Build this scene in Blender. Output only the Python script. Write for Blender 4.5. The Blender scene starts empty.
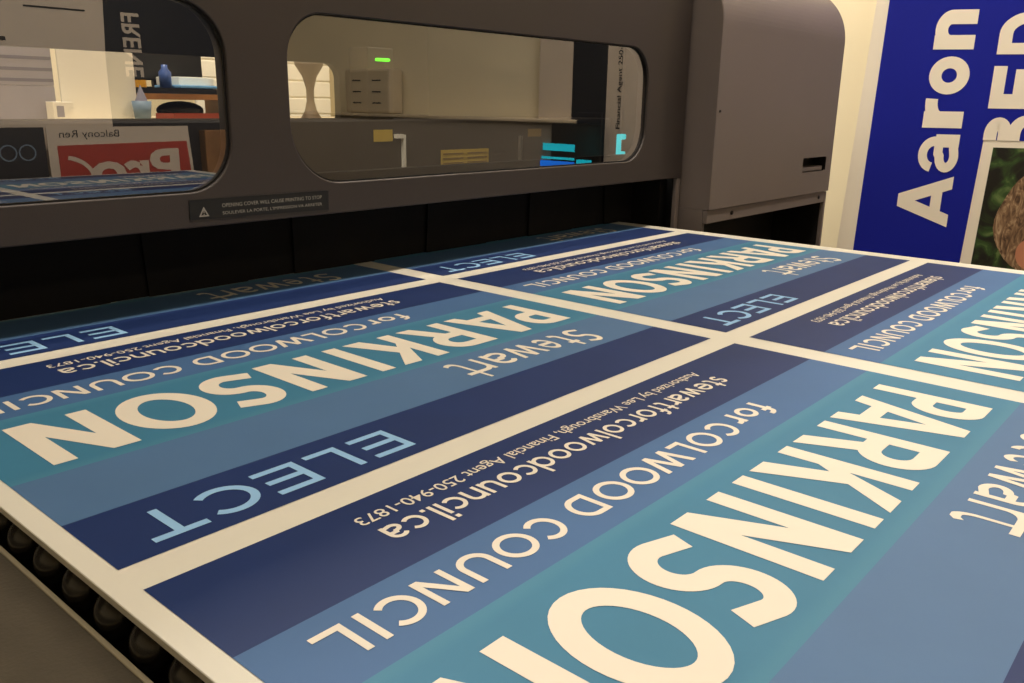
import bpy, bmesh, math, random
from math import sin, cos, pi, radians, sqrt
from mathutils import Vector, Matrix
random.seed(4)
S = bpy.context.scene
COL = S.collection

# ------------------------------------------------------------------ materials
def lin(c):
    return tuple(((x/255)/12.92 if x/255 <= .04045 else ((x/255+.055)/1.055)**2.4) for x in c)

def mat(name, rgb, rough=.5, spec=.5, metal=0., noise=0., nscale=8., emis=None, estr=0., bump=0., bscale=200., coat=0.):
    m = bpy.data.materials.new(name); m.use_nodes = True
    nt = m.node_tree; b = nt.nodes['Principled BSDF']
    col = (*lin(rgb), 1)
    b.inputs['Base Color'].default_value = col
    b.inputs['Roughness'].default_value = rough
    b.inputs['Specular IOR Level'].default_value = spec
    b.inputs['Metallic'].default_value = metal
    if coat: b.inputs['Coat Weight'].default_value = coat
    tc = nt.nodes.new('ShaderNodeTexCoord')
    n = nt.nodes.new('ShaderNodeTexNoise'); n.inputs['Scale'].default_value = nscale; n.inputs['Detail'].default_value = 5
    nt.links.new(tc.outputs['Object'], n.inputs['Vector'])
    if noise:
        mx = nt.nodes.new('ShaderNodeMix'); mx.data_type = 'RGBA'
        mr = nt.nodes.new('ShaderNodeMapRange'); mr.inputs['From Min'].default_value = .3; mr.inputs['From Max'].default_value = .7
        nt.links.new(n.outputs['Fac'], mr.inputs['Value']); nt.links.new(mr.outputs['Result'], mx.inputs['Factor'])
        mx.inputs['A'].default_value = (*[min(1, c*(1-noise)) for c in col[:3]], 1)
        mx.inputs['B'].default_value = (*[min(1, c*(1+noise)) for c in col[:3]], 1)
        nt.links.new(mx.outputs['Result'], b.inputs['Base Color'])
    if bump:
        n2 = nt.nodes.new('ShaderNodeTexNoise'); n2.inputs['Scale'].default_value = bscale
        nt.links.new(tc.outputs['Object'], n2.inputs['Vector'])
        bp = nt.nodes.new('ShaderNodeBump'); bp.inputs['Strength'].default_value = bump; bp.inputs['Distance'].default_value = .001
        nt.links.new(n2.outputs['Fac'], bp.inputs['Height']); nt.links.new(bp.outputs['Normal'], b.inputs['Normal'])
    if emis:
        b.inputs['Emission Color'].default_value = (*lin(emis), 1); b.inputs['Emission Strength'].default_value = estr
    return m

PR, PS = .6, .3
M = dict(
 board=mat('sheet white plastic', (206,202,189), .62, .3, noise=.015),
 ink_navy=mat('ink navy', (18,41,90), PR, PS, noise=.06, nscale=14),
 ink_blue=mat('ink mid blue', (72,104,142), PR, PS, noise=.04, nscale=14),
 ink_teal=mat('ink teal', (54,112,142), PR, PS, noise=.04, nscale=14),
 ink_slate=mat('ink slate blue', (62,96,140), PR, PS, noise=.04, nscale=14),
 ink_white=mat('bare sheet lettering', (214,206,191), .62, .3),
 ink_light=mat('ink light blue', (136,178,216), PR, PS),
 panel=mat('printer brown grey paint', (56,49,47), .38, .45, noise=.05, nscale=5, bump=.15, bscale=900),
 house=mat('printer housing paint', (112,102,97), .42, .45, noise=.04, nscale=4, bump=.15, bscale=900),
 dark=mat('printer interior black', (16,14,13), .6, .3, noise=.2),
 inner=mat('printer interior beam', (50,45,42), .5, .4, noise=.1),
 rubber=mat('curtain rubber', (13,11,10), .7, .2, noise=.3, nscale=20),
 screw=mat('screw black', (22,20,20), .35, .5, metal=.6),
 roller=mat('roller black plastic', (30,27,24), .26, .6, noise=.2, nscale=60),
 rail=mat('rail grey paint', (72,65,53), .55, .4, noise=.12, nscale=40, bump=.3, bscale=500),
 railedge=mat('rail bare metal edge', (190,178,150), .35, .5, metal=.5),
 metal=mat('brushed aluminium', (150,146,138), .35, .5, metal=.8),
 yellow=mat('yellow warning label', (206,176,70), .5, .4, noise=.08, nscale=60),
 yellowd=mat('label print', (140,112,50), .5, .4),
 label=mat('black label', (14,13,13), .4, .5),
 labeltxt=mat('label white print', (150,145,138), .5, .4),
 wall=mat('cream painted wall', (238,226,194), .8, .2, noise=.03, nscale=3),
 wallg=mat('grey painted wall', (150,142,130), .8, .2, noise=.05, nscale=3),
 ceil=mat('ceiling', (205,198,184), .9, .1, noise=.03),
 floor=mat('grey concrete floor', (110,104,96), .6, .4, noise=.2, nscale=3),
 signblue=mat('sign royal blue', (12,25,146), .6, .25, noise=.06, nscale=3),
 boardcream=mat('board cream', (214,200,180), .5, .4, noise=.02),
 signwhite=mat('sign white', (242,232,214), .5, .4, noise=.02),
 red=mat('sign red', (172,56,46), .45, .4, noise=.04),
 black=mat('matte black', (16,16,18), .5, .4),
 navyd=mat('dark navy board', (12,20,34), .45, .4),
 wood=mat('wood', (146,104,62), .5, .4, noise=.25, nscale=12),
 paper=mat('white paper', (240,236,222), .7, .3, noise=.03),
 carton=mat('grey carton', (128,126,142), .7, .3, noise=.08),
 cartblue=mat('carton blue stripe', (30,36,82), .7, .3),
 bluem=mat('blue plastic', (60,88,150), .4, .5),
 skyb=mat('pale blue sheet', (120,176,224), .5, .4),
 green=mat('green sheet', (84,160,120), .5, .4),
 bin=mat('grey blue bin', (112,132,150), .5, .4),
 redtray=mat('red brown tray', (150,66,48), .5, .4),
 brown=mat('brown grey', (98,84,68), .5, .4, noise=.15, nscale=20),
 tape=mat('yellow tape', (220,160,40), .4, .5),
 desk=mat('desk top cream', (205,190,160), .5, .4, noise=.05),
 skin=mat('printed skin', (196,132,100), .5, .4, noise=.12, nscale=14),
 led=mat('green lamp', (60,220,40), .4, .5, emis=(90,255,30), estr=2.2),
 teal=mat('cyan glow', (20,150,170), .4, .5, emis=(20,190,205), estr=1.6),
 uvb=mat('blue lamp', (20,90,190), .4, .5, emis=(30,120,235), estr=1.6),
 lamp=mat('lamp diffuser', (250,245,235), .5, .2, emis=(255,236,205), estr=6.),
)
# printed photograph of greenery
def greenery():
    m = bpy.data.materials.new('printed greenery'); m.use_nodes = True; nt = m.node_tree; b = nt.nodes['Principled BSDF']
    tc = nt.nodes.new('ShaderNodeTexCoord'); mp = nt.nodes.new('ShaderNodeMapping'); mp.inputs['Scale'].default_value = (1, 1.7, 1)
    w = nt.nodes.new('ShaderNodeTexNoise'); w.inputs['Scale'].default_value = 16; w.inputs['Detail'].default_value = 4; w.inputs['Distortion'].default_value = 1.6
    nt.links.new(tc.outputs['Object'], mp.inputs['Vector']); nt.links.new(mp.outputs['Vector'], w.inputs['Vector'])
    r = nt.nodes.new('ShaderNodeValToRGB'); e = r.color_ramp.elements
    e[0].position = .40; e[0].color = (*lin((22,20,16)), 1); e[1].position = .74; e[1].color = (*lin((108,128,74)), 1)
    k = r.color_ramp.elements.new(.5); k.color = (*lin((36,46,24)), 1); k = r.color_ramp.elements.new(.6); k.color = (*lin((52,78,36)), 1)
    nt.links.new(w.outputs['Fac'], r.inputs['Fac']); nt.links.new(r.outputs['Color'], b.inputs['Base Color'])
    b.inputs['Roughness'].default_value = .45
    return m
def hairmat():
    m = bpy.data.materials.new('printed brown hair'); m.use_nodes = True; nt = m.node_tree; b = nt.nodes['Principled BSDF']
    tc = nt.nodes.new('ShaderNodeTexCoord'); mp = nt.nodes.new('ShaderNodeMapping'); mp.inputs['Rotation'].default_value = (0, .5, 0); mp.inputs['Scale'].default_value = (1, 1, .35)
    w = nt.nodes.new('ShaderNodeTexNoise'); w.inputs['Scale'].default_value = 60; w.inputs['Detail'].default_value = 6; w.inputs['Distortion'].default_value = 2.5
    nt.links.new(tc.outputs['Object'], mp.inputs['Vector']); nt.links.new(mp.outputs['Vector'], w.inputs['Vector'])
    r = nt.nodes.new('ShaderNodeValToRGB'); e = r.color_ramp.elements
    e[0].position = .32; e[0].color = (*lin((70,48,34)), 1); e[1].position = .72; e[1].color = (*lin((196,168,132)), 1)
    k = r.color_ramp.elements.new(.52); k.color = (*lin((134,104,76)), 1)
    nt.links.new(w.outputs['Fac'], r.inputs['Fac']); nt.links.new(r.outputs['Color'], b.inputs['Base Color'])
    b.inputs['Roughness'].default_value = .5
    return m
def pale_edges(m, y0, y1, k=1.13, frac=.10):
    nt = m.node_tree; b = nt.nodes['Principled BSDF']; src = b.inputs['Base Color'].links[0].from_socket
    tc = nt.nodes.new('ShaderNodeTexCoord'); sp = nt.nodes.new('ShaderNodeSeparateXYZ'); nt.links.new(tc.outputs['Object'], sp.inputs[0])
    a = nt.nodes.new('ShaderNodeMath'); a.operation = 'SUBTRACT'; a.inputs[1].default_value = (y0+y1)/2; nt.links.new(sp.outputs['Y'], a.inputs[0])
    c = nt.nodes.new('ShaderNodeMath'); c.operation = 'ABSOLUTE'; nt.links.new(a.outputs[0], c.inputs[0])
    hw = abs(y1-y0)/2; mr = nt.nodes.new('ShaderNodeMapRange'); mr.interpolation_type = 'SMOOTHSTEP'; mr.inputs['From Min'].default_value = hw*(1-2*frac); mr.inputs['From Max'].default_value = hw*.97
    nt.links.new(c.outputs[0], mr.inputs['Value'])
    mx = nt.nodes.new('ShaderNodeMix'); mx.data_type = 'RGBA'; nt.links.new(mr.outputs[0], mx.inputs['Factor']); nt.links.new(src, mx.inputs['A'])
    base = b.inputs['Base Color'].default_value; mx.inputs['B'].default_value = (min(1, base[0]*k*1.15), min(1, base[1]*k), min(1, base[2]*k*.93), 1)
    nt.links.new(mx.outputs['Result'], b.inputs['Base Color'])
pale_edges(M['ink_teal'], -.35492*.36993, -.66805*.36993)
M['green_pic'] = greenery(); M['hair_pic'] = hairmat()
def glassmat():
    m = bpy.data.materials.new('smoked pane'); m.use_nodes = True; nt = m.node_tree; nt.nodes.clear()
    o = nt.nodes.new('ShaderNodeOutputMaterial'); mx = nt.nodes.new('ShaderNodeMixShader')
    t = nt.nodes.new('ShaderNodeBsdfTransparent'); t.inputs['Color'].default_value = (.86, .82, .74, 1)
    g = nt.nodes.new('ShaderNodeBsdfGlossy'); g.inputs['Roughness'].default_value = .0; g.inputs['Color'].default_value = (.98, .97, 1, 1)
    f = nt.nodes.new('ShaderNodeFresnel'); f.inputs['IOR'].default_value = 3.2
    nt.links.new(f.outputs['Fac'], mx.inputs['Fac']); nt.links.new(t.outputs[0], mx.inputs[1]); nt.links.new(g.outputs[0], mx.inputs[2])
    nt.links.new(mx.outputs[0], o.inputs['Surface'])
    return m
def clearmat():
    m = bpy.data.materials.new('pane inner face'); m.use_nodes = True; nt = m.node_tree; nt.nodes.clear()
    o = nt.nodes.new('ShaderNodeOutputMaterial'); t = nt.nodes.new('ShaderNodeBsdfTransparent'); t.inputs['Color'].default_value = (.95, .94, .92, 1)
    nt.links.new(t.outputs[0], o.inputs['Surface']); return m
M['glass'] = glassmat(); M['clear'] = clearmat()

# ------------------------------------------------------------------ object helpers
def link(name, me, mats, parent=None):
    o = bpy.data.objects.new(name, me); COL.objects.link(o)
    for m in (mats if isinstance(mats, (list, tuple)) else [mats]):
        if m is not None and len(me.materials) < (len(mats) if isinstance(mats, (list, tuple)) else 1): me.materials.append(m)
    if parent: o.parent = parent
    return o
def fin(name, bm, mats, parent=None, smooth=False):
    bmesh.ops.recalc_face_normals(bm, faces=bm.faces)
    me = bpy.data.meshes.new(name); bm.to_mesh(me); bm.free()
    if smooth:
        for p in me.polygons: p.use_smooth = True
    return link(name, me, mats, parent)
def empty(name, loc=(0,0,0), rz=0.):
    o = bpy.data.objects.new(name, None); COL.objects.link(o); o.location = loc; o.rotation_euler = (0,0,rz); o.empty_display_size = .05
    return o
def tag(o, label, cat, group=None):
    o['label'] = label; o['category'] = cat
    if group: o['group'] = group
    return o
def struct(o):
    o['kind'] = 'structure'; return o
def box(bm, x0, x1, y0, y1, z0, z1, mi=0, bev=0., seg=2):
    vs = [bm.verts.new((x, y, z)) for x in (x0, x1) for y in (y0, y1) for z in (z0, z1)]
    fs = [bm.faces.new([vs[i] for i in f]) for f in ((0,1,3,2), (4,6,7,5), (0,4,5,1), (2,3,7,6), (0,2,6,4), (1,5,7,3))]
    for f in fs: f.material_index = mi
    if bev:
        es = list({e for f in fs for e in f.edges})
        r = bmesh.ops.bevel(bm, geom=es, offset=bev, segments=seg, affect='EDGES', profile=.5)
        for f in r['faces']: f.material_index = mi
    return vs
def bx(name, x0, x1, y0, y1, z0, z1, m, parent=None, bev=.0):
    bm = bmesh.new(); box(bm, x0, x1, y0, y1, z0, z1, 0, bev); return fin(name, bm, m, parent)
def prism(bm, pts, axis, a, b, mi=0):
    # pts 2D outline; axis 'x','y','z' extruded from a to b
    def P(p, t): return {'x': (t, p[0], p[1]), 'y': (p[0], t, p[1]), 'z': (p[0], p[1], t)}[axis]
    A = [bm.verts.new(P(p, a)) for p in pts]; B = [bm.verts.new(P(p, b)) for p in pts]
    n = len(pts); fs = [bm.faces.new(A[::-1]), bm.faces.new(B)]
    for i in range(n): fs.append(bm.faces.new((A[i], A[(i+1) % n], B[(i+1) % n], B[i])))
    for f in fs: f.material_index = mi
    return fs
def cyl(bm, p0, p1, r0, r1=None, n=20, mi=0, caps=True):
    r1 = r0 if r1 is None else r1
    p0, p1 = Vector(p0), Vector(p1); d = (p1-p0).normalized()
    u = d.orthogonal().normalized(); v = d.cross(u)
    A = [bm.verts.new(p0+(u*cos(2*pi*i/n)+v*sin(2*pi*i/n))*r0) for i in range(n)]
    B = [bm.verts.new(p1+(u*cos(2*pi*i/n)+v*sin(2*pi*i/n))*r1) for i in range(n)]
    fs = [bm.faces.new((A[i], A[(i+1) % n], B[(i+1) % n], B[i])) for i in range(n)]
    if caps: fs += [bm.faces.new(A[::-1]), bm.faces.new(B)]
    for f in fs: f.material_index = mi
def lathe(bm, prof, origin, axis, n=20, mi=0):
    # prof: (t along axis, radius)
    o = Vector(origin); d = Vector(axis).normalized(); u = d.orthogonal().normalized(); v = d.cross(u)
    rings = []
    for t, r in prof:
        if r < 1e-6: rings.append([bm.verts.new(o+d*t)])
        else: rings.append([bm.verts.new(o+d*t+(u*cos(2*pi*i/n)+v*sin(2*pi*i/n))*r) for i in range(n)])
    for a, b in zip(rings, rings[1:]):
        for i in range(n):
            j = (i+1) % n
            q = [a[i % len(a)], a[j % len(a)], b[j % len(b)], b[i % len(b)]]
            q2 = []
            for w in q:
                if w not in q2: q2.append(w)
            if len(q2) > 2: bm.faces.new(q2).material_index = mi
def rrect(x0, x1, z0, z1, r, n=10, rs=None):
    rs = rs or (r, r, r, r)   # bl, br, tr, tl
    pts = []
    for (cx, cz, a0, rr) in ((x0, z0, pi, rs[0]), (x1, z0, 1.5*pi, rs[1]), (x1, z1, 0, rs[2]), (x0, z1, .5*pi, rs[3])):
        cx += rr if cx == x0 else -rr; cz += rr if cz == z0 else -rr
        for i in range(n+1): pts.append((cx+rr*cos(a0+i*pi/2/n), cz+rr*sin(a0+i*pi/2/n)))
    return pts
def plate_mesh(name, outer, holes, thick, bev=0.):
    # filled 2D outline with holes, extruded; lies in local XY, thickness along Z (centred)
    cu = bpy.data.curves.new(name, 'CURVE'); cu.dimensions = '2D'; cu.fill_mode = 'BOTH'
    for pts in [outer]+list(holes):
        sp = cu.splines.new('POLY'); sp.points.add(len(pts)-1)
        for i, p in enumerate(pts): sp.points[i].co = (p[0], p[1], 0, 1)
        sp.use_cyclic_u = True
    cu.extrude = thick/2-bev; cu.bevel_depth = bev; cu.bevel_resolution = 2; cu.offset = -bev
    o = bpy.data.objects.new(name, cu); COL.objects.link(o)
    dg = bpy.context.evaluated_depsgraph_get(); me = bpy.data.meshes.new_from_object(o.evaluated_get(dg))
    bpy.data.objects.remove(o); bpy.data.curves.remove(cu)
    return me
XZ = Matrix.Rotation(pi/2, 4, 'X')       # local XY -> world XZ, local +Z -> world -Y
def plateXZ(name, outer, holes, y0, y1, m, parent=None, bev=0.):
    me = plate_mesh(name, outer, holes, y1-y0, bev); me.transform(Matrix.Translation((0, (y0+y1)/2, 0)) @ XZ)
    me.materials.clear()
    return link(name, me, m, parent)

# ------------------------------------------------------------------ stroke lettering
def arc(cx, cy, rx, ry, a0, a1, n=16):
    return [(cx+rx*cos(radians(a0+(a1-a0)*i/n)), cy+ry*sin(radians(a0+(a1-a0)*i/n))) for i in range(n+1)]
def ribbon(pts, w, closed=False):
    # returns quads (lists of 4 pts) with mitred joints
    P = [Vector(p) for p in pts]; Q = [P[0]]
    for p in P[1:]:
        if (p-Q[-1]).length > 1e-5: Q.append(p)
    if closed and (Q[0]-Q[-1]).length < 1e-5: Q.pop()
    n = len(Q); L = []; Rr = []
    for i in range(n):
        a = Q[i-1] if (i > 0 or closed) else None; b = Q[(i+1) % n] if (i < n-1 or closed) else None
        d1 = (Q[i]-a).normalized() if a is not None else None; d2 = (b-Q[i]).normalized() if b is not None else None
        if d1 is None: d1 = d2
        if d2 is None: d2 = d1
        n1 = Vector((-d1.y, d1.x)); n2 = Vector((-d2.y, d2.x)); m = n1+n2
        if m.length < 1e-4: m = n1
        m.normalize(); k = min(1/max(m.dot(n1), .2), 2.3)
        L.append(Q[i]+m*w/2*k); Rr.append(Q[i]-m*w/2*k)
    out = []
    for i in range(n if closed else n-1):
        j = (i+1) % n; out.append([L[i], L[j], Rr[j], Rr[i]])
    return out
def glyph(ch, w, ov=None):
    """advance width, list of (points, closed) centre lines, list of filled polygons; cap height 1"""
    h = w/2; x = .73; a = 1.04
    st = []; po = []
    if ch == 'E': W = ov or (.60+w*.3); st = [([(W, 1-h), (h, 1-h), (h, h), (W, h)], 0), ([(h, .5), (W-.05, .5)], 0)]
    elif ch == 'L': W = ov or (.56+w*.2); st = [([(h, 1), (h, h), (W, h)], 0)]
    elif ch == 'C': W = ov or .90; st = [(arc(W*.555, .5, W*.555-h, .5-h, 44, 316, 30), 0)]
    elif ch == 'T': W = ov or (.72); st = [([(0, 1-h), (W, 1-h)], 0), ([(W/2, 1-h), (W/2, 0)], 0)]
    elif ch == 'O': W = ov or (1.0 if w < .17 else .92); st = [(arc(W/2, .5, W/2-h, .5-h, 0, 360, 40), 1)]
    elif ch == 'W':
        W = 1.32; k = w*1.1
        for x0, x1, up in ((0, .34, 0), (.34, .66, 1), (.66, .98, 0), (.98, 1.32, 1)):
            xa, xb = (x0, x1) if not up else (x0, x1)
            z0, z1 = (1, 0) if not up else (0, 1)
            po.append([(xa-k/2+(k/2 if xa == 0 else 0), z0), (xa+k/2+(k/2 if xa == 0 else 0), z0), (xb+k/2-(k/2 if xb == 1.32 else 0), z1), (xb-k/2-(k/2 if xb == 1.32 else 0), z1)])
    elif ch == 'D': W = ov or (.86); st = [([(h, h), (h, 1-h)]+arc(.42, .5, W-.42-h, .5-h, 90, -90, 20), 1)]
    elif ch == 'U': W = ov or (.82); st = [([(h, 1), (h, .42)]+arc(W/2, .41, W/2-h, .41-h, 180, 360, 20)+[(W-h, 1)], 0)]
    elif ch == 'N':
        W = ov or (.84+w*.2); st = [([(h, 0), (h, 1)], 0), ([(W-h, 0), (W-h, 1)], 0)]; k = w*1.25
        po = [[(0, 1), (k, 1), (W, 0), (W-k, 0)]]
    elif ch == 'I': W = w; st = [([(h, 0), (h, 1)], 0)]
    elif ch == 'A':
        W = ov or (.94+w*.25); k = w*1.1; po = [[(0, 0), (k, 0), (W/2+k/2, 1), (W/2-k/2, 1)], [(W, 0), (W-k, 0), (W/2-k/2, 1), (W/2+k/2, 1)], [(W*.2, .17), (W*.8, .17), (W*.74, .17+w*.9), (W*.26, .17+w*.9)]]
    elif ch in 'PR':
        W = ov or (.70+w*.35); b = .40 if ch == 'P' else .42
        st = [([(h, 0), (h, 1)], 0), ([(h, 1-h), (W*.5, 1-h)]+arc(W*.55, (1+b)/2-h+h, W*.45-h, (1-b)/2-h, 90, -90, 18)+[(h, b+h)], 0)]
        if ch == 'R': k = w*1.2; po = [[(W*.38, b+w*.4), (W*.38+k, b+w*.4), (W+.03, 0), (W+.03-k, 0)]]
    elif ch == 'B':
        W = .72+w*.3; st = [([(h, 0), (h, 1)], 0), ([(h, 1-h), (W*.5, 1-h)]+arc(W*.5, .76, W*.44-h, .24-h, 90, -90, 14)+[(h, .52+h)], 0),
                            ([(h, .5-h*.2), (W*.5, .5-h*.2)]+arc(W*.52, .25+h*.4, W*.48-h, .25-h*.6, 90, -90, 14)+[(h, h)], 0)]
    elif ch == 'K':
        W = ov or (.80+w*.3); k = w*1.35; st = [([(h, 0), (h, 1)], 0)]
        po = [[(w*.9, .30), (w*.9, .30+k*.95), (W-.02-k, 1), (W-.02, 1)], [(W*.34, .52), (W*.34+k*.62, .52+k*.55), (W, 0), (W-k, 0)]]
    elif ch == 'S':
        W = ov or (.72); c1 = ((1-h)+.5)/2; r1 = ((1-h)-.5)/2; c2 = (h+.5)/2; r2 = (.5-h)/2
        st = [([(W-.03, 1-h-.085)]+arc(W/2, c1, W/2-h-.02, r1, 68, 270, 24)+arc(W/2, c2, W/2-h, r2, 90, -112, 24)[1:]+[(.0, h+.085)], 0)]
    elif ch == 'o': W = x; st = [(arc(x/2, x/2, x/2-h, x/2-h, 0, 360, 32), 1)]
    elif ch == 'c': W = x*.88; st = [(arc(x/2, x/2, x/2-h, x/2-h, 44, 316, 26), 0)]
    elif ch == 'e': W = x; st = [(arc(x/2, x/2, x/2-h, x/2-h, -8, 0, 2)[:1]+arc(x/2, x/2, x/2-h, x/2-h, 0, 318, 28), 0), ([(h, x/2-w*.1), (x-h*.4, x/2-w*.1)], 0)]
    elif ch == 'd': W = x+.02; st = [(arc(x/2, x/2, x/2-h, x/2-h, 0, 360, 32), 1), ([(W-h, 0), (W-h, a)], 0)]
    elif ch == 'n': W = .62; st = [([(h, 0), (h, x)], 0), (arc(W/2, x-W/2+.02, W/2-h, W/2-h-.02, 180, 0, 16)+[(W-h, 0)], 0)]
    elif ch == 'u': W = .62; st = [([(h, x)]+arc(W/2, W/2-.02, W/2-h, W/2-h-.02, 180, 360, 16), 0), ([(W-h, x), (W-h, 0)], 0)]
    elif ch == 'r': W = .40; st = [([(h, 0), (h, x)], 0), (arc(.36, x-.30, .36-h, .30-h, 180, 82, 10), 0)]
    elif ch == 'a' and w > .2:   # heavy two-storey a
        W = .66; q = .165
        st = [([(W-h, 0), (W-h, x*.60)], 0)]
        po = []
        for quad in ribbon(arc(W*.47, x*.60, W*.47-q*.5, x*.40-q/2, -4, 172, 16), q)+ribbon([(W-.1, x*.50), (W*.5, x*.50)]+arc(W*.42, x*.27, W*.42-q/2, x*.27-q/2+.02, 90, 270, 14)+[(W*.5, q*.42), (W-.1, x*.16)], q): po.append([(p[0], p[1]) for p in quad])
    elif ch == 'a':
        W = .60; st = [([(W-h, 0), (W-h, x*.62)]+arc(W/2, x*.62, W/2-h, x*.38-h, 0, 150, 12)[1:], 0),
                       ([(W-h, x*.56), (W*.5, x*.56)]+arc(W*.46, x*.28, W*.46-h, x*.28-h*.9, 90, 270, 14)+[(W-h, x*.16)], 0)]
    elif ch == 'a1': W = ov or .66; st = [(arc(W*.47, x/2, W*.47-h, x/2-h, 0, 360, 26), 1), ([(W-h, x), (W-h, 0)], 0)]
    elif ch == 'f': W = .40; st = [([(.16, 0), (.16, a-.24)]+arc(.16+.22, a-.24, .22, .24-h, 180, 80, 10)[1:], 0), ([(0, x-h), (.38, x-h)], 0)]
    elif ch == 't': W = .42; st = [([(.17, x+.22), (.17, .22)]+arc(.17+.2, .22, .2, .22-h, 180, 275, 10)[1:], 0), ([(0, x-h), (.38, x-h)], 0)]
    elif ch == 'T2':  # swash t ending the first name
        W = .80; st = [([(.36, 1.03), (.36, .24)]+arc(.58, .24, .22, .25, 180, 255, 8)[1:]+[(.68, .0), (.80, .06)], 0), ([(0, x-h), (W, x-h)], 0)]
    elif ch == 'i': W = w; st = [([(h, 0), (h, x)], 0)]; po = [[(-.01, x+.13), (w+.01, x+.13), (w+.01, x+.15+w), (-.01, x+.15+w)]]
    elif ch == 'l': W = w; st = [([(h, 0), (h, a)], 0)]
    elif ch == 'w':
        W = .98; k = w*1.05
        for x0, x1, up in ((0, .26, 0), (.26, .49, 1), (.49, .72, 0), (.72, .98, 1)):
            z0, z1 = (x, 0) if not up else (0, x)
            e0 = k/2 if x0 == 0 else 0; e1 = -k/2 if x1 == .98 else 0
            po.append([(x0-k/2+e0, z0), (x0+k/2+e0, z0), (x1+k/2+e1, z1), (x1-k/2+e1, z1)])
    elif ch == 's':
        W = .48; c1 = ((x-h)+x/2)/2; r1 = ((x-h)-x/2)/2; c2 = (h+x/2)/2
        st = [(arc(W/2, c1, W/2-h-.01, r1, 25, 270, 16)+arc(W/2, c2, W/2-h, r1, 90, -155, 16)[1:], 0)]
    elif ch == '.': W = w; po = [[(0, 0), (w, 0), (w, w), (0, w)]]
    else: W = .34
    return W, st, po
def text_polys(s, w, sp, target=None, aniso=1.):
    """polygons of a line of text, cap height 1, starting at x=0; stretched to the target width"""
    out = []; x = 0
    for ch in s:
        W, st, po = glyph(ch, w); lv = -1
        for pts, cl in st:
            q = [(p[0], p[1]) for p in pts]
            lv += 1
            for quad in ribbon(q, w, cl): out.append([(p[0]+x, p[1], lv) for p in quad])
        for p in po: lv += 1; out.append([(a+x, b, lv) for a, b in p])
        x += W+sp
    tw = x-sp
    k = (target/tw) if target else 1
    return [[(a*k, b, l) for a, b, l in p] for p in out], tw*k
def polys_mesh(name, polys, z=0.):
    bm = bmesh.new()
    for p in polys:
        vs = [bm.verts.new((a, b, z+l*2.5e-5)) for a, b, l in p]
        f = bm.faces.new(vs); f.normal_update()
        if f.normal.z < 0: f.normal_flip()
    me = bpy.data.meshes.new(name); bm.to_mesh(me); bm.free(); return me
def font_mesh(name, s, size=1., align='LEFT', off=0.):
    cu = bpy.data.curves.new(name, 'FONT'); cu.body = s; cu.size = size; cu.align_x = align; cu.offset = off; cu.resolution_u = 3
    o = bpy.data.objects.new(name, cu); COL.objects.link(o)
    dg = bpy.context.evaluated_depsgraph_get(); me = bpy.data.meshes.new_from_object(o.evaluated_get(dg))
    bpy.data.objects.remove(o); bpy.data.curves.remove(cu); me.name = name
    return me
def fit_mesh(me, x0, x1, y0, y1):
    xs = [v.co.x for v in me.vertices]; ys = [v.co.y for v in me.vertices]
    a, b, c, d = min(xs), max(xs), min(ys), max(ys)
    for v in me.vertices: v.co = (x0+(v.co.x-a)/(b-a)*(x1-x0), y0+(v.co.y-c)/(d-c)*(y1-y0), 0)

# ================================================================== ROOM
FZ = -.9; CZ = 1.95
XL, XR, YN, YF = -3.0, 2.62, -4.2, 3.6
struct(bx('floor', XL, XR, YN, YF, FZ-.05, FZ, M['floor']))
struct(bx('ceiling', XL, XR, YN, YF, CZ, CZ+.05, M['ceil']))
struct(bx('wall_right', XR, XR+.08, YN, YF, FZ, CZ, M['wall']))
struct(bx('wall_left', XL-.08, XL, YN, YF, FZ, CZ, M['wall']))
struct(bx('wall_near', XL, XR, YN-.08, YN, FZ, CZ, M['wall']))
struct(bx('wall_far', XL, XR, YF, YF+.08, FZ, CZ, M['wall']))

# ================================================================== PRINTED SHEET
W, G, ML, MR, H, GY = .57123, .03046, .01254, .03373, .36993, .02463
BANDS = (0, .17098, .35492, .66805, .80224, 1)
SX1 = 2*W+G+MR; PY = H+GY
SY0 = -H-2*PY-.015; SY1 = 1.26
sheet = empty('printed_sheet', (0, 0, 0)); tag(sheet, 'large white plastic sheet printed with a grid of blue campaign signs', 'printed sheet')
bm = bmesh.new(); box(bm, -ML, SX1, SY0, SY1, -.0042, 0, 0, .0004, 1); fin('board', bm, M['board'], sheet)
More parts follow.
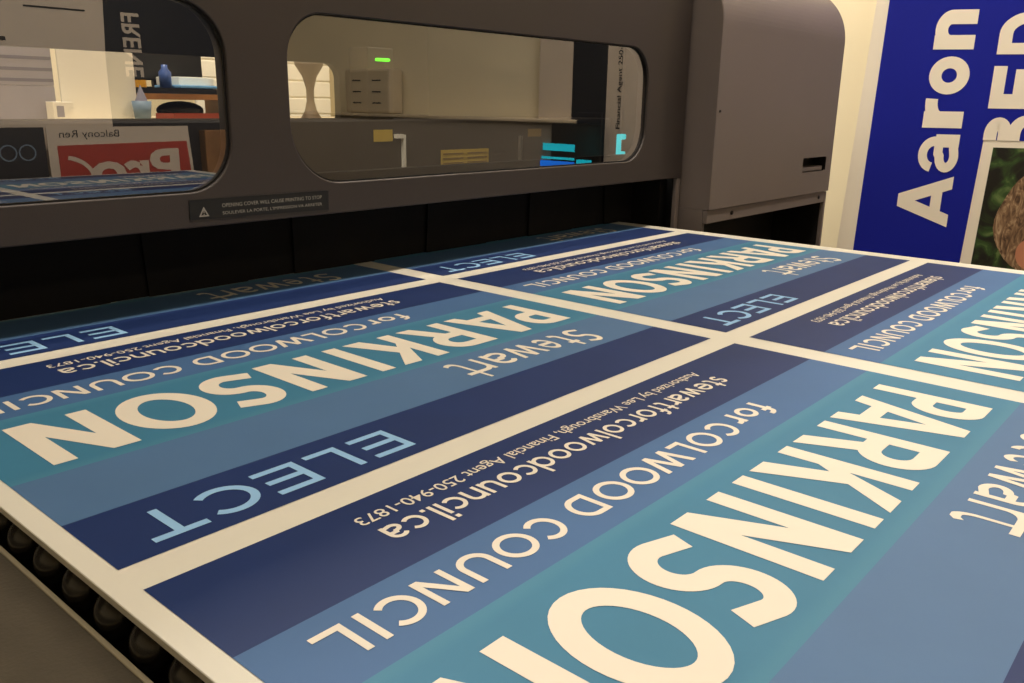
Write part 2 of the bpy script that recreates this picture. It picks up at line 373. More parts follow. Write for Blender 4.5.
# one sign in local coordinates: X to the text's right, Y up the upright sign, origin at its top right of the picture => rotated half a turn when placed
def sign_meshes():
    R = []
    bm = bmesh.new()
    for i in range(5):
        y0, y1 = -BANDS[i]*H, -BANDS[i+1]*H
        f = bm.faces.new([bm.verts.new(p) for p in ((0, y1, 0), (W, y1, 0), (W, y0, 0), (0, y0, 0))]); f.material_index = i
    me = bpy.data.meshes.new('printed_sign'); bm.to_mesh(me); bm.free()
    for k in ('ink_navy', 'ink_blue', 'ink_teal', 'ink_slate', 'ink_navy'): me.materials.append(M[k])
    R.append(('printed_sign', me))
    def save(name, pol, mk):
        me = polys_mesh(name, pol); me.materials.append(M[mk]); R.append((name, me))
    def words(parts, w, sp, tt, tb):
        capH = (tb-tt)*H; out = []
        for s0, s1, t in parts:
            pol, _ = text_polys(t, w, sp, (s1-s0)*W/capH)
            out += [[(s0*W+a*capH, -tb*H+b*capH, l) for a, b, l in p] for p in pol]
        return out
    def boxed(parts, w, tt, tb):
        capH = (tb-tt)*H; out = []
        for ch, s0, s1 in parts:
            Wt = (s1-s0)*W/capH; Wd, st, po = glyph(ch, w, Wt); k = Wt/Wd; lv = -1
            for pts, cl in st:
                lv += 1
                for q in ribbon(pts, w, cl): out.append([(s0*W+p[0]*k*capH, -tb*H+p[1]*capH, lv) for p in q])
            for p_ in po: lv += 1; out.append([(s0*W+a*k*capH, -tb*H+b*capH, lv) for a, b in p_])
        return out
    save('heading_lettering', boxed([('E', .6502, .7039), ('L', .7205, .763), ('E', .7755, .828), ('C', .8385, .8965), ('T', .9042, .9574)], .15, .030, .1245), 'ink_light')
    save('first_name_lettering', boxed([('S', .118, .1555), ('t', .1655, .190), ('e', .2045, .2365), ('w', .245, .306), ('a', .312, .3525), ('r', .367, .391), ('T2', .389, .4245)], .122, .196, .3155), 'ink_white')
    save('surname_lettering', boxed([('P', .0545, .133), ('A', .1215, .2354), ('R', .2515, .343), ('K', .3635, .4587), ('I', .4735, .4985), ('N', .527, .6205), ('S', .640, .720), ('O', .733, .8415), ('N', .8545, .9495)], .174, .390, .6135), 'ink_white')
    for parts in ([('f', .251, .271), ('o', .277, .308), ('r', .3165, .335)],
                  [('C', .349, .384), ('O', .390, .4325), ('L', .441, .4655), ('W', .4670, .5245), ('O', .5275, .5705), ('O', .5755, .6185), ('D', .6275, .664)],
                  [('C', .687, .722), ('O', .7265, .769), ('U', .776, .812), ('N', .8215, .856), ('C', .863, .899), ('I', .9072, .914), ('L', .9251, .954)]):
        save('office_lettering', boxed(parts, .158, .7045, .7685), 'ink_white')
    save('website_lettering', words([(.186, .812, 'stewartforcolwoodcouncil.ca')], .135, .12, .851, .9065), 'ink_white')
    me = font_mesh('notice_lettering', 'Authorized by Lee Wansbrough, Financial Agent 250-940-1873', 1, off=.004)
    fit_mesh(me, .191*W, .816*W, -.963*H, -.929*H); me.materials.clear(); me.materials.append(M['ink_white']); R.append(('notice_lettering', me))
    return R
SM = sign_meshes()
def place_sign(x_right, y_near):
    # rotated half a turn: text runs towards -x, sign top towards -y
    s = bpy.data.objects.new('printed_sign', SM[0][1]); COL.objects.link(s); s.parent = sheet
    s.location = (x_right, y_near, .00025); s.rotation_euler = (0, 0, pi)
    for k, me in SM[1:]:
        c = bpy.data.objects.new(k, me); COL.objects.link(c); c.parent = s; c.location = (0, 0, .00025)
for r in range(-1, 4):
    y0 = -H+(r-1)*PY
    for c in range(2): place_sign(W+c*(W+G), y0)

# ================================================================== ROLLER TABLE
tab = empty('roller_table', (0, 0, FZ)); tag(tab, 'grey table with black rollers showing under the left edge of the printed sheet', 'roller table')
def tp(o): o.location = (0, 0, -FZ); return o
RZ = -.0168; RR = .0120
def roller_mesh():
    bm = bmesh.new(); r = RR
    prof = [(0, 0), (.0005, r*.35), (.002, r*.62), (.0045, r*.86), (.0075, r*.97), (.011, r), (.05, r), (.052, r*.8), (1.20, r*.8), (1.202, r), (1.222, r), (1.226, 0)]
    lathe(bm, prof, (0, 0, 0), (1, 0, 0), 20)
    me = bpy.data.meshes.new('roller'); bmesh.ops.recalc_face_normals(bm, faces=bm.faces); bm.to_mesh(me); bm.free()
    for p in me.polygons: p.use_smooth = True
    me.materials.append(M['roller']); return me
rm = roller_mesh()
y = -1.19
while y < .53:
    o = bpy.data.objects.new('roller', rm); COL.objects.link(o); o.parent = tab; o.location = (-.0152, y, RZ-FZ); y += .0345
RAILX = -.0178; RAILZ = -.019
bm = bmesh.new(); prism(bm, [(-.42, RAILZ), (RAILX-.0012, RAILZ), (RAILX, RAILZ-.0012), (RAILX, RAILZ-.07), (-.42, RAILZ-.07)], 'y', -1.25, .56)
tp(fin('side_rail', bm, M['rail'], tab))
bm = bmesh.new(); box(bm, RAILX-.0022, RAILX+.0004, -1.25, .56, RAILZ-.006, RAILZ+.0008, 0, .0003, 1); tp(fin('edge_trim', bm, M['railedge'], tab))
tp(bx('side_rail', 1.222, 1.25, -1.25, .44, -.089, -.018, M['rail'], tab, .002))
tp(bx('bed_pan', RAILX+.001, 1.22, -1.25, .56, -.085, -.045, M['dark'], tab))
tp(bx('end_rail', -.42, 1.25, -1.28, -1.2505, -.089, -.019, M['rail'], tab, .002))
for (x, yy) in ((-.38, -1.2), (1.17, -1.2), (-.38, .35), (1.17, .35)):
    tp(bx('leg', x, x+.06, yy, yy+.06, FZ, -.0905, M['rail'], tab, .004))

# ================================================================== FLATBED PRINTER
pr = empty('flatbed_printer', (.6, .8, FZ)); tag(pr, 'big brown-grey flatbed printer with two rounded windows, taking in the printed sheet', 'printer')
def pp(o):
    o.location = (-.6, -.8, -FZ); return o
FY = .465
# front cover with two rounded window openings
WZ0, WZ1 = .1215, .3045
w1 = rrect(-.372, .343, WZ0, WZ1, .05); w2 = rrect(.4165, 1.131, WZ0, WZ1, .056, rs=(.066, .056, .052, .048))
outer = [(-.62, .0860), (1.2605, .0860), (1.2605, .43), (-.62, .43)]
cov = plateXZ('front_cover', outer, [w1[::-1], w2[::-1]], FY, FY+.022, M['panel'], pr, .0015); pp(cov)
# hood above the cover
n = 10; prof = [(FY+.0, .4305)]+[(FY+.12-.12*cos(i*pi/2/n), .44+.12*sin(i*pi/2/n)) for i in range(n+1)]+[(1.15, .56), (1.15, .54), (.60, .54)]+[(FY+.12-.10*cos(i*pi/2/n), .44+.10*sin(i*pi/2/n)) for i in range(n, -1, -1)]+[(FY+.022, .4305)]
bm = bmesh.new(); prism(bm, prof, 'x', -.62, 1.2605); pp(fin('hood', bm, M['panel'], pr))
def pane(pts):
    bm = bmesh.new(); fs = prism(bm, pts, 'y', FY+.006, FY+.009, 1)
    o = fin('window_pane', bm, [M['glass'], M['clear']], pr)
    for p in o.data.polygons: p.material_index = 0 if p.normal.y < -.9 else 1
    return pp(o)
def shrink(p, cx, cz, k=.0012):
    return [(x-(k if x > cx else -k), z-(k if z > cz else -k)) for x, z in p]
pane(shrink(w1, -.02, .21)); pane(shrink(w2, .77, .21))
# gasket rims round the windows
def rim(pts, parent):
    bm = bmesh.new(); ins = []; n = len(pts)
    cx = sum(p[0] for p in pts)/n; cz = sum(p[1] for p in pts)/n
    B = [[bm.verts.new((x+dx*(1 if x < cx else -1), yv, z+dx*(1 if z < cz else -1))) for x, z in pts] for dx, yv in ((.0003, FY+.0035), (.0016, FY+.0035), (.0016, FY+.0056), (.0003, FY+.0056))]
    for k in range(4):
        for i in range(n):
            j = (i+1) % n; bm.faces.new((B[k][i], B[k][j], B[(k+1) % 4][j], B[(k+1) % 4][i]))
    pp(fin('gasket', bm, M['dark'], parent))
rim(w1, pr); rim(w2, pr)
# seam, end post, side housing
pp(bx('cover_post', 1.2475, 1.2605, FY+.0015, FY+.009, -.75, .0855, M['house'], pr, .001))
pp(bx('dark_gap_strip', 1.2620, 1.2712, .476, .60, FZ, .54, M['dark'], pr))  # black strip stands in for the dark gap between cover and housing
pp(bx('slot_end', 1.2385, 1.2615, FY+.0305, .60, FZ, .084, M['dark'], pr))
hx0, hx1, HY = 1.272, 1.836, .41
hb = .030
prof = [(HY, hb)]+[(.53-.12*cos(radians(a)), .35+.12*sin(radians(a))) for a in range(0, 61, 6)]+[(.60, .56), (1.15, .56), (1.15, -.02), (.56, -.02), (.56, hb)]
hr = rrect(1.675, 1.803, .0775, .1085, .002, 3)
# front skin with grip opening, curved top, sides
flat = plateXZ('housing_face', [(hx0+.002, hb), (hx1-.002, hb), (hx1-.002, .352), (hx0+.002, .352)], [hr[::-1]], HY, HY+.004, M['house'], pr); pp(flat)
bm = bmesh.new()
pr2 = [(HY+.0042, hb)]+[(.53-.1158*cos(radians(a)), .353+.12*sin(radians(a))) for a in range(0, 61, 6)]+[(.60, .56), (1.15, .56), (1.15, -.02), (.70, -.02), (.70, hb)]
def side(x0, x1):
    p = [(HY+.0002, hb)]+[(.53-.1198*cos(radians(a)), .35+.12*sin(radians(a))) for a in range(0, 61, 6)]+[(.60, .56), (1.15, .56), (1.15, -.02), (.56, -.02), (.56, hb)]
    prism(bm, p, 'x', x0, x1)
side(hx0, hx0+.0018); side(hx1-.0018, hx1)
p = [(.53-.12*cos(radians(a)), .352+.118*sin(radians(a))) for a in range(0, 61, 4)]+[(.60, .56), (1.15, .56), (1.15, .552), (.604, .552)]+[(.53-.116*cos(radians(a)), .352+.114*sin(radians(a))) for a in range(60, -1, -4)]
prism(bm, p, 'x', hx0+.0019, hx1-.0019)
side_house = pp(fin('side_housing', bm, M['house'], pr))
# grip recess
bm = bmesh.new()
for (a, b, c, d, e, f) in ((1.673, 1.675, HY+.0005, HY+.03, .0775, .1085), (1.803, 1.805, HY+.0005, HY+.03, .0775, .1085), (1.673, 1.805, HY+.0005, HY+.03, .1085, .1105), (1.673, 1.805, HY+.0005, HY+.03, .0755, .0775), (1.673, 1.805, HY+.03, HY+.032, .0755, .1105)):
    box(bm, a, b, c, d, e, f)
grip = pp(fin('grip_recess', bm, M['dark'], pr))
bm = bmesh.new(); box(bm, 1.680, 1.800, HY+.006, HY+.028, .0780, .0880, 0, .002, 2); pp(fin('grip_lip', bm, M['house'], pr))
# folded flange below the face
bm = bmesh.new(); box(bm, hx0, hx1-.0125, HY+.003, HY+.012, .0045, hb-.0012, 0, .0008, 1); fl = pp(fin('lower_flange', bm, M['house'], pr))
for (x, z) in ((1.368, .0175), (1.790, .0175)):
    bm = bmesh.new(); cyl(bm, (x, HY+.0029, z), (x, HY+.0005, z), .0042, .0036, 14); pp(fin('screw', bm, M['screw'], pr))
bm = bmesh.new(); cyl(bm, (hx0+.012, HY-.0002, .205), (hx0+.012, HY-.002, .205), .0026, .002, 12); pp(fin('screw', bm, M['screw'], pr))
# feet and bodies below
pp(bx('front_column', hx0, hx0+.010, HY+.0125, .4755, FZ, hb-.0005, M['house'], pr, .0005))
pp(bx('side_column', 1.824, 1.834, .4125, .421, FZ, hb-.002, M['house'], pr, .001))
pp(bx('side_dark_plate', 1.824, 1.834, .4212, .555, FZ, hb-.002, M['dark'], pr))  # inner part of the column coloured black for the shaded opening
pp(bx('rear_case', 1.286, 1.834, .56, 1.15, FZ, -.022, M['dark'], pr))
pp(bx('opening_dark_box', 1.286, 1.82, .530, .558, FZ, hb-.002, M['dark'], pr))  # black boxes put the shade of the opening into their colour
pp(bx('opening_dark_box', 1.2725, 1.2815, .4765, .529, FZ, hb-.002, M['dark'], pr))
pp(bx('base_cabinet', -.62, 1.236, .62, 1.15, FZ, -.09, M['dark'], pr))
# interior: roof liner, beam, rear wall with opening
ro = rrect(-.9, 1.005, .155, .2845, .03)
pp(plateXZ('rear_panel', [(-1.0, .01), (1.27, .01), (1.27, .54), (-1.0, .54)], [ro[::-1]], 1.13, 1.149, M['dark'], pr))
pp(bx('end_wall', 1.2555, 1.2705, .601, 1.13, .01, .54, M['dark'], pr))
pp(bx('end_wall', -.64, -.622, FY, 1.13, -.6, .54, M['dark'], pr))
beam = pp(bx('gantry_beam', -.6, 1.25, .62, .70, .0745, .188, M['inner'], pr, .003))
# things on the beam
def lab(name, x0, x1, z0, z1, m, y=.62, lines=0):
    o = bx(name, x0, x1, y-.0012, y-.0002, z0, z1, m, pr); pp(o)
    if lines:
        bm = bmesh.new()
        for i in range(lines):
            zz = z1-(i+.8)*(z1-z0)/(lines+.6); mid = (x0+x1)/2
            box(bm, x0+.004, mid-.005, y-.0016, y-.0013, zz-.0012, zz+.0008); box(bm, mid+.004, x1-.004, y-.0016, y-.0013, zz-.0012, zz+.0008)
        l = fin('label_print', bm, M['yellowd'], o)
    return o
lab('yellow_label', .795, .903, .1085, .1415, M['yellow'], lines=4)
lab('yellow_label', .662, .697, .157, .1735, M['yellow'])
lab('yellow_label', 1.003, 1.038, .158, .171, M['yellowd'])
bm = bmesh.new(); box(bm, .714, .7185, .614, .6195, .076, .166); box(bm, .700, .714, .614, .6195, .161, .167); pp(fin('cable_bracket', bm, M['paper'], pr))
bm = bmesh.new(); box(bm, .978, .983, .614, .6195, .076, .160); pp(fin('cable_bracket', bm, M['metal'], pr))
bm = bmesh.new(); box(bm, 1.226, 1.231, .58, .59, .118, .160, 0, .002); box(bm, 1.2315, 1.246, .58, .59, .150, .160, 0, .002); box(bm, 1.2315, 1.246, .58, .59, .118, .128, 0, .002); box(bm, 1.238, 1.246, .58, .59, .106, .1175, 0, .002)
pp(fin('teal_glint', bm, M['teal'], pr))  # glowing boxes stand in for a teal reflection in the pane
bm = bmesh.new(); box(bm, .668, .690, .612, .62, .2665, .2705, 0, .0015); pp(fin('green_indicator', bm, M['led'], pr))
pp(bx('indicator_housing', .655, .703, .6205, .66, .1885, .285, M['dark'], pr, .002))
pp(bx('light_leak_stop', -.6, 1.2385, FY+.024, .5496, .088, .0895, M['dark'], pr))  # strip widened to stop the added fill leaking onto the sheet
# warning label on the cover
wl = plateXZ('warning_label', [(.2895, .0945), (.4615, .0915), (.462, .1135), (.290, .1145)], [], FY-.0009, FY-.0002, M['label'], pr); pp(wl)
for s, z in (('OPENING COVER WILL CAUSE PRINTING TO STOP', .1065), ('SOULEVER LA PORTE, L\'IMPRESSION VA ARRETER', .0985)):
    me = font_mesh('label_lettering', s, 1); fit_mesh(me, .326, .452, z-.0019, z+.0020); me.transform(Matrix.Translation((0, FY-.0012, 0)) @ XZ); me.materials.clear(); link('label_lettering', me, M['labeltxt'], wl)
bm = bmesh.new()
for q in ribbon([(.3005, .0975), (.3095, .0975), (.305, .1055)], .0014, True):
    bm.faces.new([bm.verts.new((a[0], FY-.0013, a[1])) for a in q])
box(bm, .3045, .3055, FY-.0014, FY-.0011, .1005, .1035); box(bm, .3045, .3055, FY-.0014, FY-.0011, .0985, .0995)
fin('warning_triangle', bm, M['labeltxt'], wl)
# hanging curtain of black strips in the slot
xs = [-.60, -.47, -.35, -.24, -.12, -.01, .105, .232, .285, .40, .478, .60, .71, .83, .94, 1.05, 1.15, 1.238]
for i in range(len(xs)-1):
    a, b = xs[i], xs[i+1]; yo = .5555+(.004 if i % 2 else 0)
    bm = bmesh.new(); sl = .006*random.uniform(-1, 1)
    pts = [(a-.004, .0735), (a-.004+sl, .0015), (b+.004+sl, .0015), (b+.004, .0735)]
    fs = prism(bm, pts, 'y', yo, yo+.0022); pp(fin('curtain_strip', bm, M['rubber'], pr))
pp(bx('curtain_holder', -.6, 1.238, .550, .5625, .074, .125, M['dark'], pr, .001))

pp(bx('light_block_plate', -.6, 1.238, .5628, .6198, .085, .089, M['dark'], pr))  # added plate, blocks light from getting behind the curtain

# ================================================================== CAMPAIGN SIGN LEANING BY THE RIGHT WALL
DV = Vector((-.36348741, .93159911, 0))             # across the sign, towards its left edge
P0 = Vector((2.35, .22945, 0))
RZs = math.atan2(-DV.y, -DV.x)                        # local +X runs to the right in the picture
cs = empty('campaign_sign', (P0.x, P0.y, FZ), RZs)
tag(cs, 'tall blue sign with sideways white lettering and a photo, propped at the right wall', 'sign')
def cplate(name, outer, holes, y0, y1, m, parent=None):
    me = plate_mesh(name, outer, holes, y1-y0); me.transform(Matrix.Translation((0, (y0+y1)/2, -FZ)) @ XZ); me.materials.clear()
    return link(name, me, m, parent or cs)
def rect(a, b, c, d): return [(a, c), (b, c), (b, d), (a, d)]
SR = .62
cplate('board', [(-.343, FZ), (SR, FZ), (SR, .95), (-.267, .95)], [], .001, .006, M['signwhite'])
me = plate_mesh('blue_print', [(-.2835, FZ+.03), (-.0225, FZ+.03), (.0100, .1405), (SR-.03, .1405), (SR-.03, .93), (-.247, .93)], [], .0006); me.transform(Matrix.Translation((0, .0006, -FZ)) @ XZ); me.materials.clear(); link('blue_print', me, M['signblue'], cs)
ph = cplate('photo_print', [(.0155, -.62), (SR-.03, -.62), (SR-.03, .1225), (.0350, .1225)], [], .0003, .0009, M['green_pic'])
# printed figure: curly brown hair and the side of a face, seen at the edge
def blob(cx, cz, rx, rz, n=40, am=.06, sd=1, a0=0, a1=2*pi):
    r = random.Random(sd); ph_ = [r.uniform(0, 6.28) for _ in range(5)]
    return [(cx+rx*cos(t)*(1+am*sum(sin((k+3)*t+ph_[k])/(k+1.5) for k in range(5))), cz+rz*sin(t)*(1+am*sum(sin((k+3)*t+ph_[k])/(k+1.5) for k in range(5)))) for t in [a0+(a1-a0)*i/n for i in range(n)]]
cplate('hair_print', blob(.190, -.060, .122, .145, sd=5), [], -.0001, .0002, M['hair_pic'], ph)
cplate('face_print', blob(.180, -.145, .055, .045, sd=3, am=.03), [], -.0005, -.0002, M['skin'], ph)
# lettering, turned a quarter turn anticlockwise: text x -> +z, cap height -> towards the left edge
def sign_text(s, w, zranges, base, cap, clip=None):
    bm = bmesh.new()
    for ch, (z0, z1) in zip(s, zranges):
        Wd, st, po = glyph(ch, w); k = (z1-z0)/Wd; lv = 0
        for pts, cl in st:
            lv += 1
            for q in ribbon(pts, w, cl): bm.faces.new([bm.verts.new((-(base+p[1]*cap), -lv*2.5e-5, z0+p[0]*k)) for p in q])
        for p_ in po: lv += 1; bm.faces.new([bm.verts.new((-(base+p[1]*cap), -lv*2.5e-5, z0+p[0]*k)) for p in p_])
    if clip: bmesh.ops.bisect_plane(bm, geom=bm.verts[:]+bm.edges[:]+bm.faces[:], plane_co=(0, 0, clip), plane_no=(0, 0, 1), clear_inner=True)
    bmesh.ops.recalc_face_normals(bm, faces=bm.faces)
    me = bpy.data.meshes.new('lettering'); bm.to_mesh(me); bm.free()
    o = link('lettering', me, M['signwhite'], cs); o.location = (0, -.0004, -FZ); return o
sign_text('Aaron', .225, [(-.088, .045), (.055, .152), (.168, .242), (.252, .345), (.362, .457)], .0455, .128)
sign_text('BED', .23, [(.108, .203), (.219, .322), (.350, .450)], -.138, .130, .140)

# ================================================================== SIGNS REFLECTED IN THE PANES (standing behind the photographer)
def boardXZ(name, x0, x1, z0, z1, y, th, m, parent): return bx(name, x0, x1, y-th, y, z0, z1, m, parent)
RY = -1.35
def textN(name, s, x0, x1, z0, z1, y, m, parent, rot=0, off=0.):
    # lettering facing +y (towards the printer); reads left to right for someone facing it
    me = font_mesh(name, s, 1, off=off)
    if rot == 0:
        fit_mesh(me, 0, x1-x0, z0, z1); me.transform(Matrix.Translation((x1, y, 0)) @ Matrix.Rotation(pi, 4, 'Z') @ XZ)
    elif rot == -90:    # reads downwards
        fit_mesh(me, 0, z1-z0, 0, x1-x0)
        for v in me.vertices: a, b = v.co.x, v.co.y; v.co = (x1-b, y, z1-a)     # cap tops towards viewer's right (= -x)... 
        for v in me.vertices: pass
    me.materials.clear(); return link(name, me, m, parent)
t = empty('realty_board', (1.05, RY, FZ)); tag(t, 'cream board with dark navy side and sideways lettering, mirrored in the left window', 'sign')
def loc(o, e): o.location = (-e.location.x, -e.location.y, -e.location.z); return o
loc(boardXZ('board', .56, 1.50, FZ, .75, RY-.05, .006, M['boardcream'], t), t)
bm = bmesh.new(); prism(bm, [(1.082, FZ+.01), (1.490, FZ+.01), (1.490, .73), (1.105, .73), (1.083, .32)], 'y', RY-.0499, RY-.0491); loc(fin('navy_print', bm, M['navyd'], t), t)
loc(textN('lettering', 'FRENE', 1.140, 1.196, .270, .455, RY-.0485, M['boardcream'], t, -90, .02), t)
loc(boardXZ('dark_stripe', .868, 1.036, .4480, .4530, RY-.0492, .0008, M['black'], t), t)
loc(boardXZ('dark_stripe', .74, .812, .355, .366, RY-.0492, .0008, M['black'], t), t)
t = empty('red_sign', (1.1, RY, FZ)); tag(t, 'low sign with white letters on a red block, mirrored in the left window', 'sign')
bm = bmesh.new(); prism(bm, [(.868, -.62), (1.352, -.62), (1.300, .124), (.868, .124)], 'y', RY-.005, RY); loc(fin('board', bm, M['boardcream'], t), t)
bm = bmesh.new(); prism(bm, [(.897, -.30), (1.325, -.30), (1.292, .078), (.893, .072)], 'y', RY+.0001, RY+.0008); loc(fin('red_print', bm, M['red'], t), t)
loc(textN('lettering', 'Balcony Ren', .902, 1.076, .088, .115, RY+.0006, M['black'], t), t)
loc(textN('lettering', 'Pro', .98, 1.262, -.055, .056, RY+.0014, M['boardcream'], t, 0, .03), t)
bm = bmesh.new()
for q in ribbon(arc(.905, -.03, .085, .068, 80, -10, 14), .012): bm.faces.new([bm.verts.new((p[0], RY+.0012, p[1])) for p in q])
loc(fin('swoosh_print', bm, M['boardcream'], t), t)
t = empty('wooden_crate', (1.45, RY-.02, FZ)); tag(t, 'brown wooden crate standing right of the red sign in the reflection', 'crate')
for k in range(6): loc(bx('slat', 1.362, 1.56, RY-.02, RY-.006, -.86+k*.163, -.86+k*.163+.155, M['wood'], t, .003), t)
for x in (1.364, 1.545): loc(bx('corner_post', x, x+.013, RY-.045, RY-.0205, FZ, .108, M['wood'], t), t)
t = empty('dark_banner', (.78, RY, FZ)); tag(t, 'dark navy board with two pale overlapping rings, left of the red sign in the reflection', 'sign')
loc(boardXZ('board', .40, .862, -.62, .124, RY, .005, M['navyd'], t), t)
bm = bmesh.new()
for cx in (.762, .812):
    for q in ribbon(arc(cx, .055, .021, .021, 0, 360, 28), .004, True): bm.faces.new([bm.verts.new((p[0], RY+.0006, p[1])) for p in q])
loc(fin('ring_print', bm, M['bin'], t), t)
# cream sign with navy stripe by the right wall
t = empty('stored_sign', (2.585, -.62, FZ)); tag(t, 'cream sign with a dark stripe and small print, mirrored in the right window', 'sign')
loc(bx('board', 2.585, 2.59, -.95, -.28, FZ, .75, M['boardcream'], t), t)
loc(bx('navy_print', 2.5842, 2.5848, -.785, -.625, FZ+.02, .73, M['navyd'], t), t)
me = font_mesh('lettering', 'Financial Agent 250-', 1, off=.012); fit_mesh(me, .125, .415, 0, .024)
for v in me.vertices: v.co = (2.5838, -.553-v.co.y, v.co.x)
me.materials.clear(); loc(link('lettering', me, M['black'], t), t)
me.transform(Matrix.Identity(4))
# low bench along the right wall
t = empty('wall_bench', (2.45, -2.2, FZ)); tag(t, 'cream topped grey bench along the right wall, mirrored across the right window', 'bench')
loc(bx('top', 2.50, 2.612, -3.6, -.70, .140, .153, M['desk'], t, .003), t)
loc(bx('front', 2.515, 2.575, -3.58, -.66, FZ, .1395, M['wallg'], t), t)
t = empty('slotted_box', (2.57, -1.98, .155)); tag(t, 'beige box with two columns of dark slots, mirrored beside the green indicator', 'box')
loc(bx('casing', 2.53, 2.612, -2.10, -1.78, .1535, .352, M['desk'], t, .012), t)
bm = bmesh.new()
for yy in (-2.01, -1.87):
    for z in (.20, .25, .30): box(bm, 2.5288, 2.5296, yy-.03, yy+.03, z-.003, z+.003)
loc(fin('slots', bm, M['black'], t), t)

t = empty('control_cabinet', (2.5, -.8, FZ)); tag(t, 'low black cabinet with glowing cyan and blue displays, mirrored beside the dark stripe', 'cabinet')
loc(bx('casing', 2.5005, 2.5145, -.815, -.585, FZ, .139, M['black'], t, .002), t)
loc(bx('casing', 2.5005, 2.5145, -.694, -.585, .1392, .182, M['navyd'], t, .002), t)
loc(bx('display', 2.4990, 2.5003, -.854, -.700, .037, .064, M['teal'], t), t)
loc(bx('display', 2.4990, 2.5003, -.860, -.700, .005, .014, M['teal'], t), t)
loc(bx('display', 2.4990, 2.5003, -.866, -.700, -.024, -.001, M['uvb'], t), t)
loc(bx('display', 2.4990, 2.5003, -.690, -.620, -.012, .010, M['teal'], t), t)

# ================================================================== BACK ROOM SEEN THROUGH THE PRINTER
bt = empty('back_table', (1.0, 2.3, FZ)); tag(bt, 'long cream work table behind the printer, seen through the left window', 'table')
TZ = .145
loc(bx('top', -.4, 2.1, 1.95, 2.75, TZ-.03, TZ, M['desk'], bt, .003), bt)
for (x, yy) in ((-.36, 1.99), (2.02, 1.99), (-.36, 2.67), (2.02, 2.67)): loc(bx('leg', x, x+.05, yy, yy+.05, FZ, TZ-.031, M['metal'], bt), bt)
e = bx('foam_board', .838, 1.040, 2.085, 2.092, TZ+.0005, .60, M['paper']); tag(e, 'white foam board standing on the back table', 'board')
e = empty('carton_stack', (.75, 2.2, TZ)); tag(e, 'grey shrink-wrapped cartons with dark blue stripes, left of the white foam board', 'carton')
loc(bx('carton', .50, .83, 2.10, 2.34, TZ+.0005, .235, M['carton'], e, .003), e)
bm = bmesh.new(); box(bm, .50, .83, 2.10, 2.34, .2355, .34, 0, .003); loc(fin('carton', bm, M['carton'], e), e)
bm = bmesh.new()
for z in (.245, .272, .300): box(bm, .502, .828, 2.0985, 2.0998, z, z+.008)
loc(fin('stripes', bm, M['cartblue'], e), e)
e = empty('small_box', (.815, 2.05, TZ)); tag(e, 'small white box with a grey square label, in front of the foam board', 'box')
loc(bx('carton', .792, .842, 2.03, 2.075, TZ+.0005, .196, M['paper'], e, .001), e); loc(bx('label', .800, .818, 2.0292, 2.0298, .158, .186, M['carton'], e), e)
e = empty('paper_bin', (1.036, 2.05, TZ)); tag(e, 'grey-blue round bin holding a pointed paper cone', 'bin')
bm = bmesh.new(); lathe(bm, [(0, 0), (0, .020), (.055, .026), (.055, .0245), (.004, .0185), (.004, 0)], (0, 0, .0005), (0, 0, 1), 24); fin('body', bm, M['bin'], e, True)
bm = bmesh.new(); lathe(bm, [(.0, .0), (.03, .022), (.034, .020), (.088, .0)], (0, 0, .012), (0, 0, 1), 20); fin('paper_cone', bm, M['carton'], e)
e = empty('raised_shelf', (1.17, 2.25, TZ)); tag(e, 'dark shelf with a wooden front edge standing on the back table', 'shelf')
loc(bx('board', 1.005, 1.46, 2.13, 2.42, .222, .238, M['navyd'], e), e); loc(bx('front_edge', 1.005, 1.46, 2.124, 2.1298, .205, .2215, M['wood'], e), e)
loc(bx('end_panel', 1.44, 1.46, 2.131, 2.42, TZ+.0005, .2215, M['wood'], e), e); loc(bx('end_panel', 1.005, 1.02, 2.26, 2.42, TZ+.0005, .2215, M['wood'], e), e)
e = empty('tape_roll', (1.09, 2.17, .238)); tag(e, 'yellow roll of tape on the dark shelf', 'tape')
bm = bmesh.new(); lathe(bm, [(0, .012), (0, .023), (.020, .023), (.020, .012), (0, .012)], (0, 0, .0005), (0, 0, 1), 24); fin('roll', bm, M['tape'], e)
e = empty('computer_monitor', (1.20, 2.36, .238)); tag(e, 'dark wide monitor at the back of the dark shelf', 'monitor')
bm = bmesh.new(); box(bm, 1.11, 1.40, 2.35, 2.37, .262, .43, 0, .004); loc(fin('screen', bm, M['black'], e), e)
bm = bmesh.new(); box(bm, 1.24, 1.27, 2.3705, 2.385, .2395, .33); box(bm, 1.20, 1.31, 2.345, 2.40, .2383, .243); loc(fin('stand', bm, M['screw'], e), e)
e = empty('blue_bottle', (1.185, 2.19, .238)); tag(e, 'blue plastic bottle standing on the dark shelf', 'bottle')
bm = bmesh.new(); lathe(bm, [(0, 0), (0, .017), (.045, .018), (.055, .009), (.066, .009), (.066, 0)], (0, 0, .0005), (0, 0, 1), 20); fin('body', bm, M['bluem'], e, True)
e = bx('blue_folder', 1.205, 1.33, 2.14, 2.30, .2385, .247, M['skyb'], None, .002); tag(e, 'pale blue folder lying on the dark shelf', 'folder')
e = bx('white_carton', 1.228, 1.345, 2.19, 2.33, .2475, .272, M['paper'], None, .002); tag(e, 'low white carton on top of the pale blue folder', 'carton')
e = empty('fabric_bag', (1.23, 2.20, TZ)); tag(e, 'black soft bag tucked under the dark shelf', 'bag')
bm = bmesh.new(); bmesh.ops.create_uvsphere(bm, u_segments=20, v_segments=12, radius=.05)
for v in bm.verts: v.co = (v.co.x*1.5, v.co.y*.8, max(v.co.z*.56+.028, .0008))
fin('bag_body', bm, M['black'], e, True)
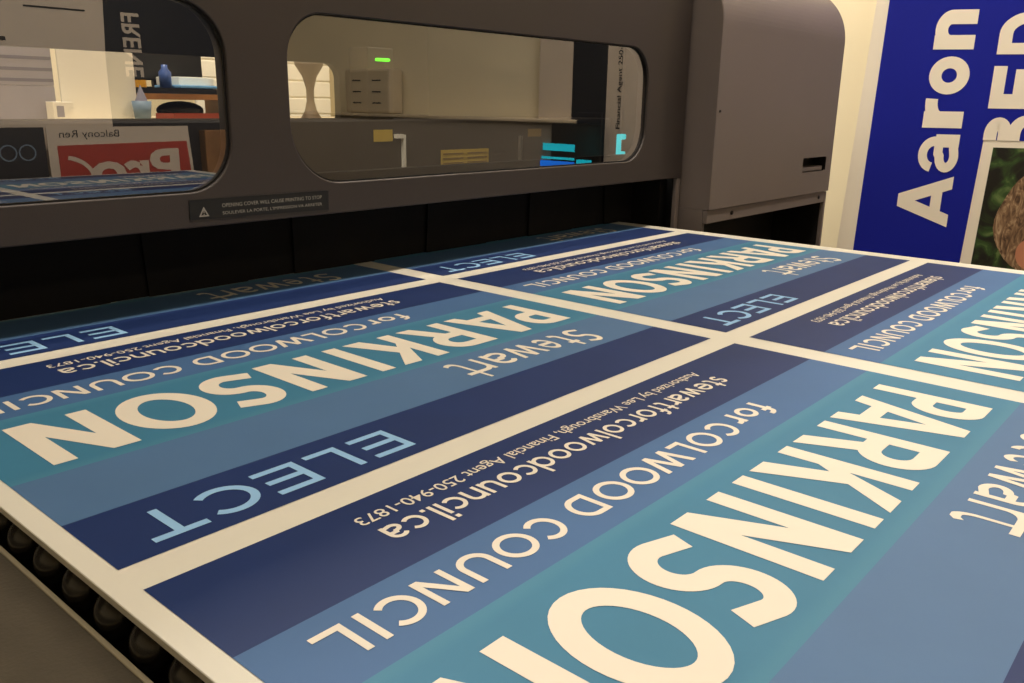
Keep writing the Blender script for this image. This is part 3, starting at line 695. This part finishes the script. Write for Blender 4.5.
e = empty('red_tray', (1.20, 2.04, TZ)); tag(e, 'shallow red-brown tray at the front of the back table', 'tray')
bm = bmesh.new(); box(bm, -.10, .10, -.05, .05, .0005, .004)
for a in ((-.10, .10, -.054, -.050, .0005, .022), (-.10, .10, .050, .054, .0005, .022), (-.104, -.10, -.054, .054, .0005, .022), (.10, .104, -.054, .054, .0005, .022)): box(bm, *a)
fin('tray_body', bm, M['redtray'], e)
e = empty('waisted_stand', (1.655, 2.12, TZ)); tag(e, 'brown hourglass shaped stand, seen at the left end of the right window', 'stand')
bm = bmesh.new(); lathe(bm, [(0, 0), (0, .034), (.006, .034), (.03, .020), (.06, .013), (.10, .013), (.14, .024), (.175, .046), (.185, .048), (.185, 0)], (0, 0, .0005), (0, 0, 1), 28); fin('body', bm, M['brown'], e, True)
e = empty('room_divider', (1.85, 2.4, FZ)); tag(e, 'white ribbed roll-up door panel at the right of the back room', 'panel')
bm = bmesh.new(); 
for i in range(24): box(bm, 1.70, 2.36, 2.93, 2.95, FZ+i*.07, FZ+i*.07+.066, 0, .004, 1)
loc(fin('slats', bm, M['paper'], e), e)

# ================================================================== LIGHTS
def area(name, loc_, sx, sy, power, col=(1, .895, .765), rot=(0, 0, 0)):
    l = bpy.data.lights.new(name, 'AREA'); l.shape = 'RECTANGLE'; l.size = sx; l.size_y = sy; l.energy = power; l.color = col
    o = bpy.data.objects.new(name, l); COL.objects.link(o); o.location = loc_; o.rotation_euler = rot; return o
def fixture(x, y, L, wd, label, power, col=(1, .895, .765)):
    e = empty('ceiling_light', (x, y, CZ)); tag(e, label, 'ceiling light')
    bm = bmesh.new(); box(bm, -L/2-.02, L/2+.02, -wd/2-.02, wd/2+.02, -.05, -.001, 0, .004); fin('fitting', bm, M['metal'], e)
    bm = bmesh.new(); box(bm, -L/2, L/2, -wd/2, wd/2, -.056, -.0505); fin('diffuser', bm, M['lamp'], e)
    a = area('lamp', (0, 0, -.06), L, wd, power, col); a.parent = e
fixture(.75, -.05, 2.6, .14, 'long tube ceiling light above the printed sheet', 25.5)
fixture(.3, -2.4, 2.4, .30, 'wide ceiling light behind the photographer', 9)
fixture(2.0, -.10, .9, .14, 'added short ceiling light that brightens the right wall', 20)  # added wall washer, put in to brighten the right wall and blue sign
fixture(1.0, 2.0, 1.6, .30, 'ceiling light above the back table', 68, (1, .965, .92))

l = area('added_beam_fill', (.35, .53, .50), 1.5, .03, 4.5, (1, .93, .84)); l.parent = pr; l.location = (.35-.6, .535-.8, .50-FZ); l.rotation_euler = (radians(14), 0, 0)  # added fill inside the printer, brightens the beam and its labels

w = bpy.data.worlds.new('World'); S.world = w; w.use_nodes = True
w.node_tree.nodes['Background'].inputs[0].default_value = (1, .9, .75, 1); w.node_tree.nodes['Background'].inputs[1].default_value = .05

# ================================================================== CAMERA
cam = bpy.data.cameras.new('camera'); co = bpy.data.objects.new('camera', cam); COL.objects.link(co); S.camera = co
R = Matrix(((0.6562430485783294, 0.1930192730024119, -0.7294440495625698), (-0.7543708018702415, 0.1888746405952941, -0.6286899581078477), (0.01642420403761272, 0.9628447073072681, 0.2695557736946326))).to_4x4()
co.matrix_world = Matrix.Translation((-0.15070717658608754, -0.34672487540887237, 0.21466959466232488)) @ R
cam.sensor_width = 36; cam.lens = 855.36424*36/1024; cam.clip_start = .01; cam.clip_end = 50

S.view_settings.view_transform = 'Standard'; S.view_settings.look = 'None'; S.view_settings.gamma = 1; S.view_settings.use_curve_mapping = False
S.view_settings.exposure = 0.0
S.cycles.max_bounces = 10; S.cycles.transparent_max_bounces = 12
S.cycles.use_denoising = True
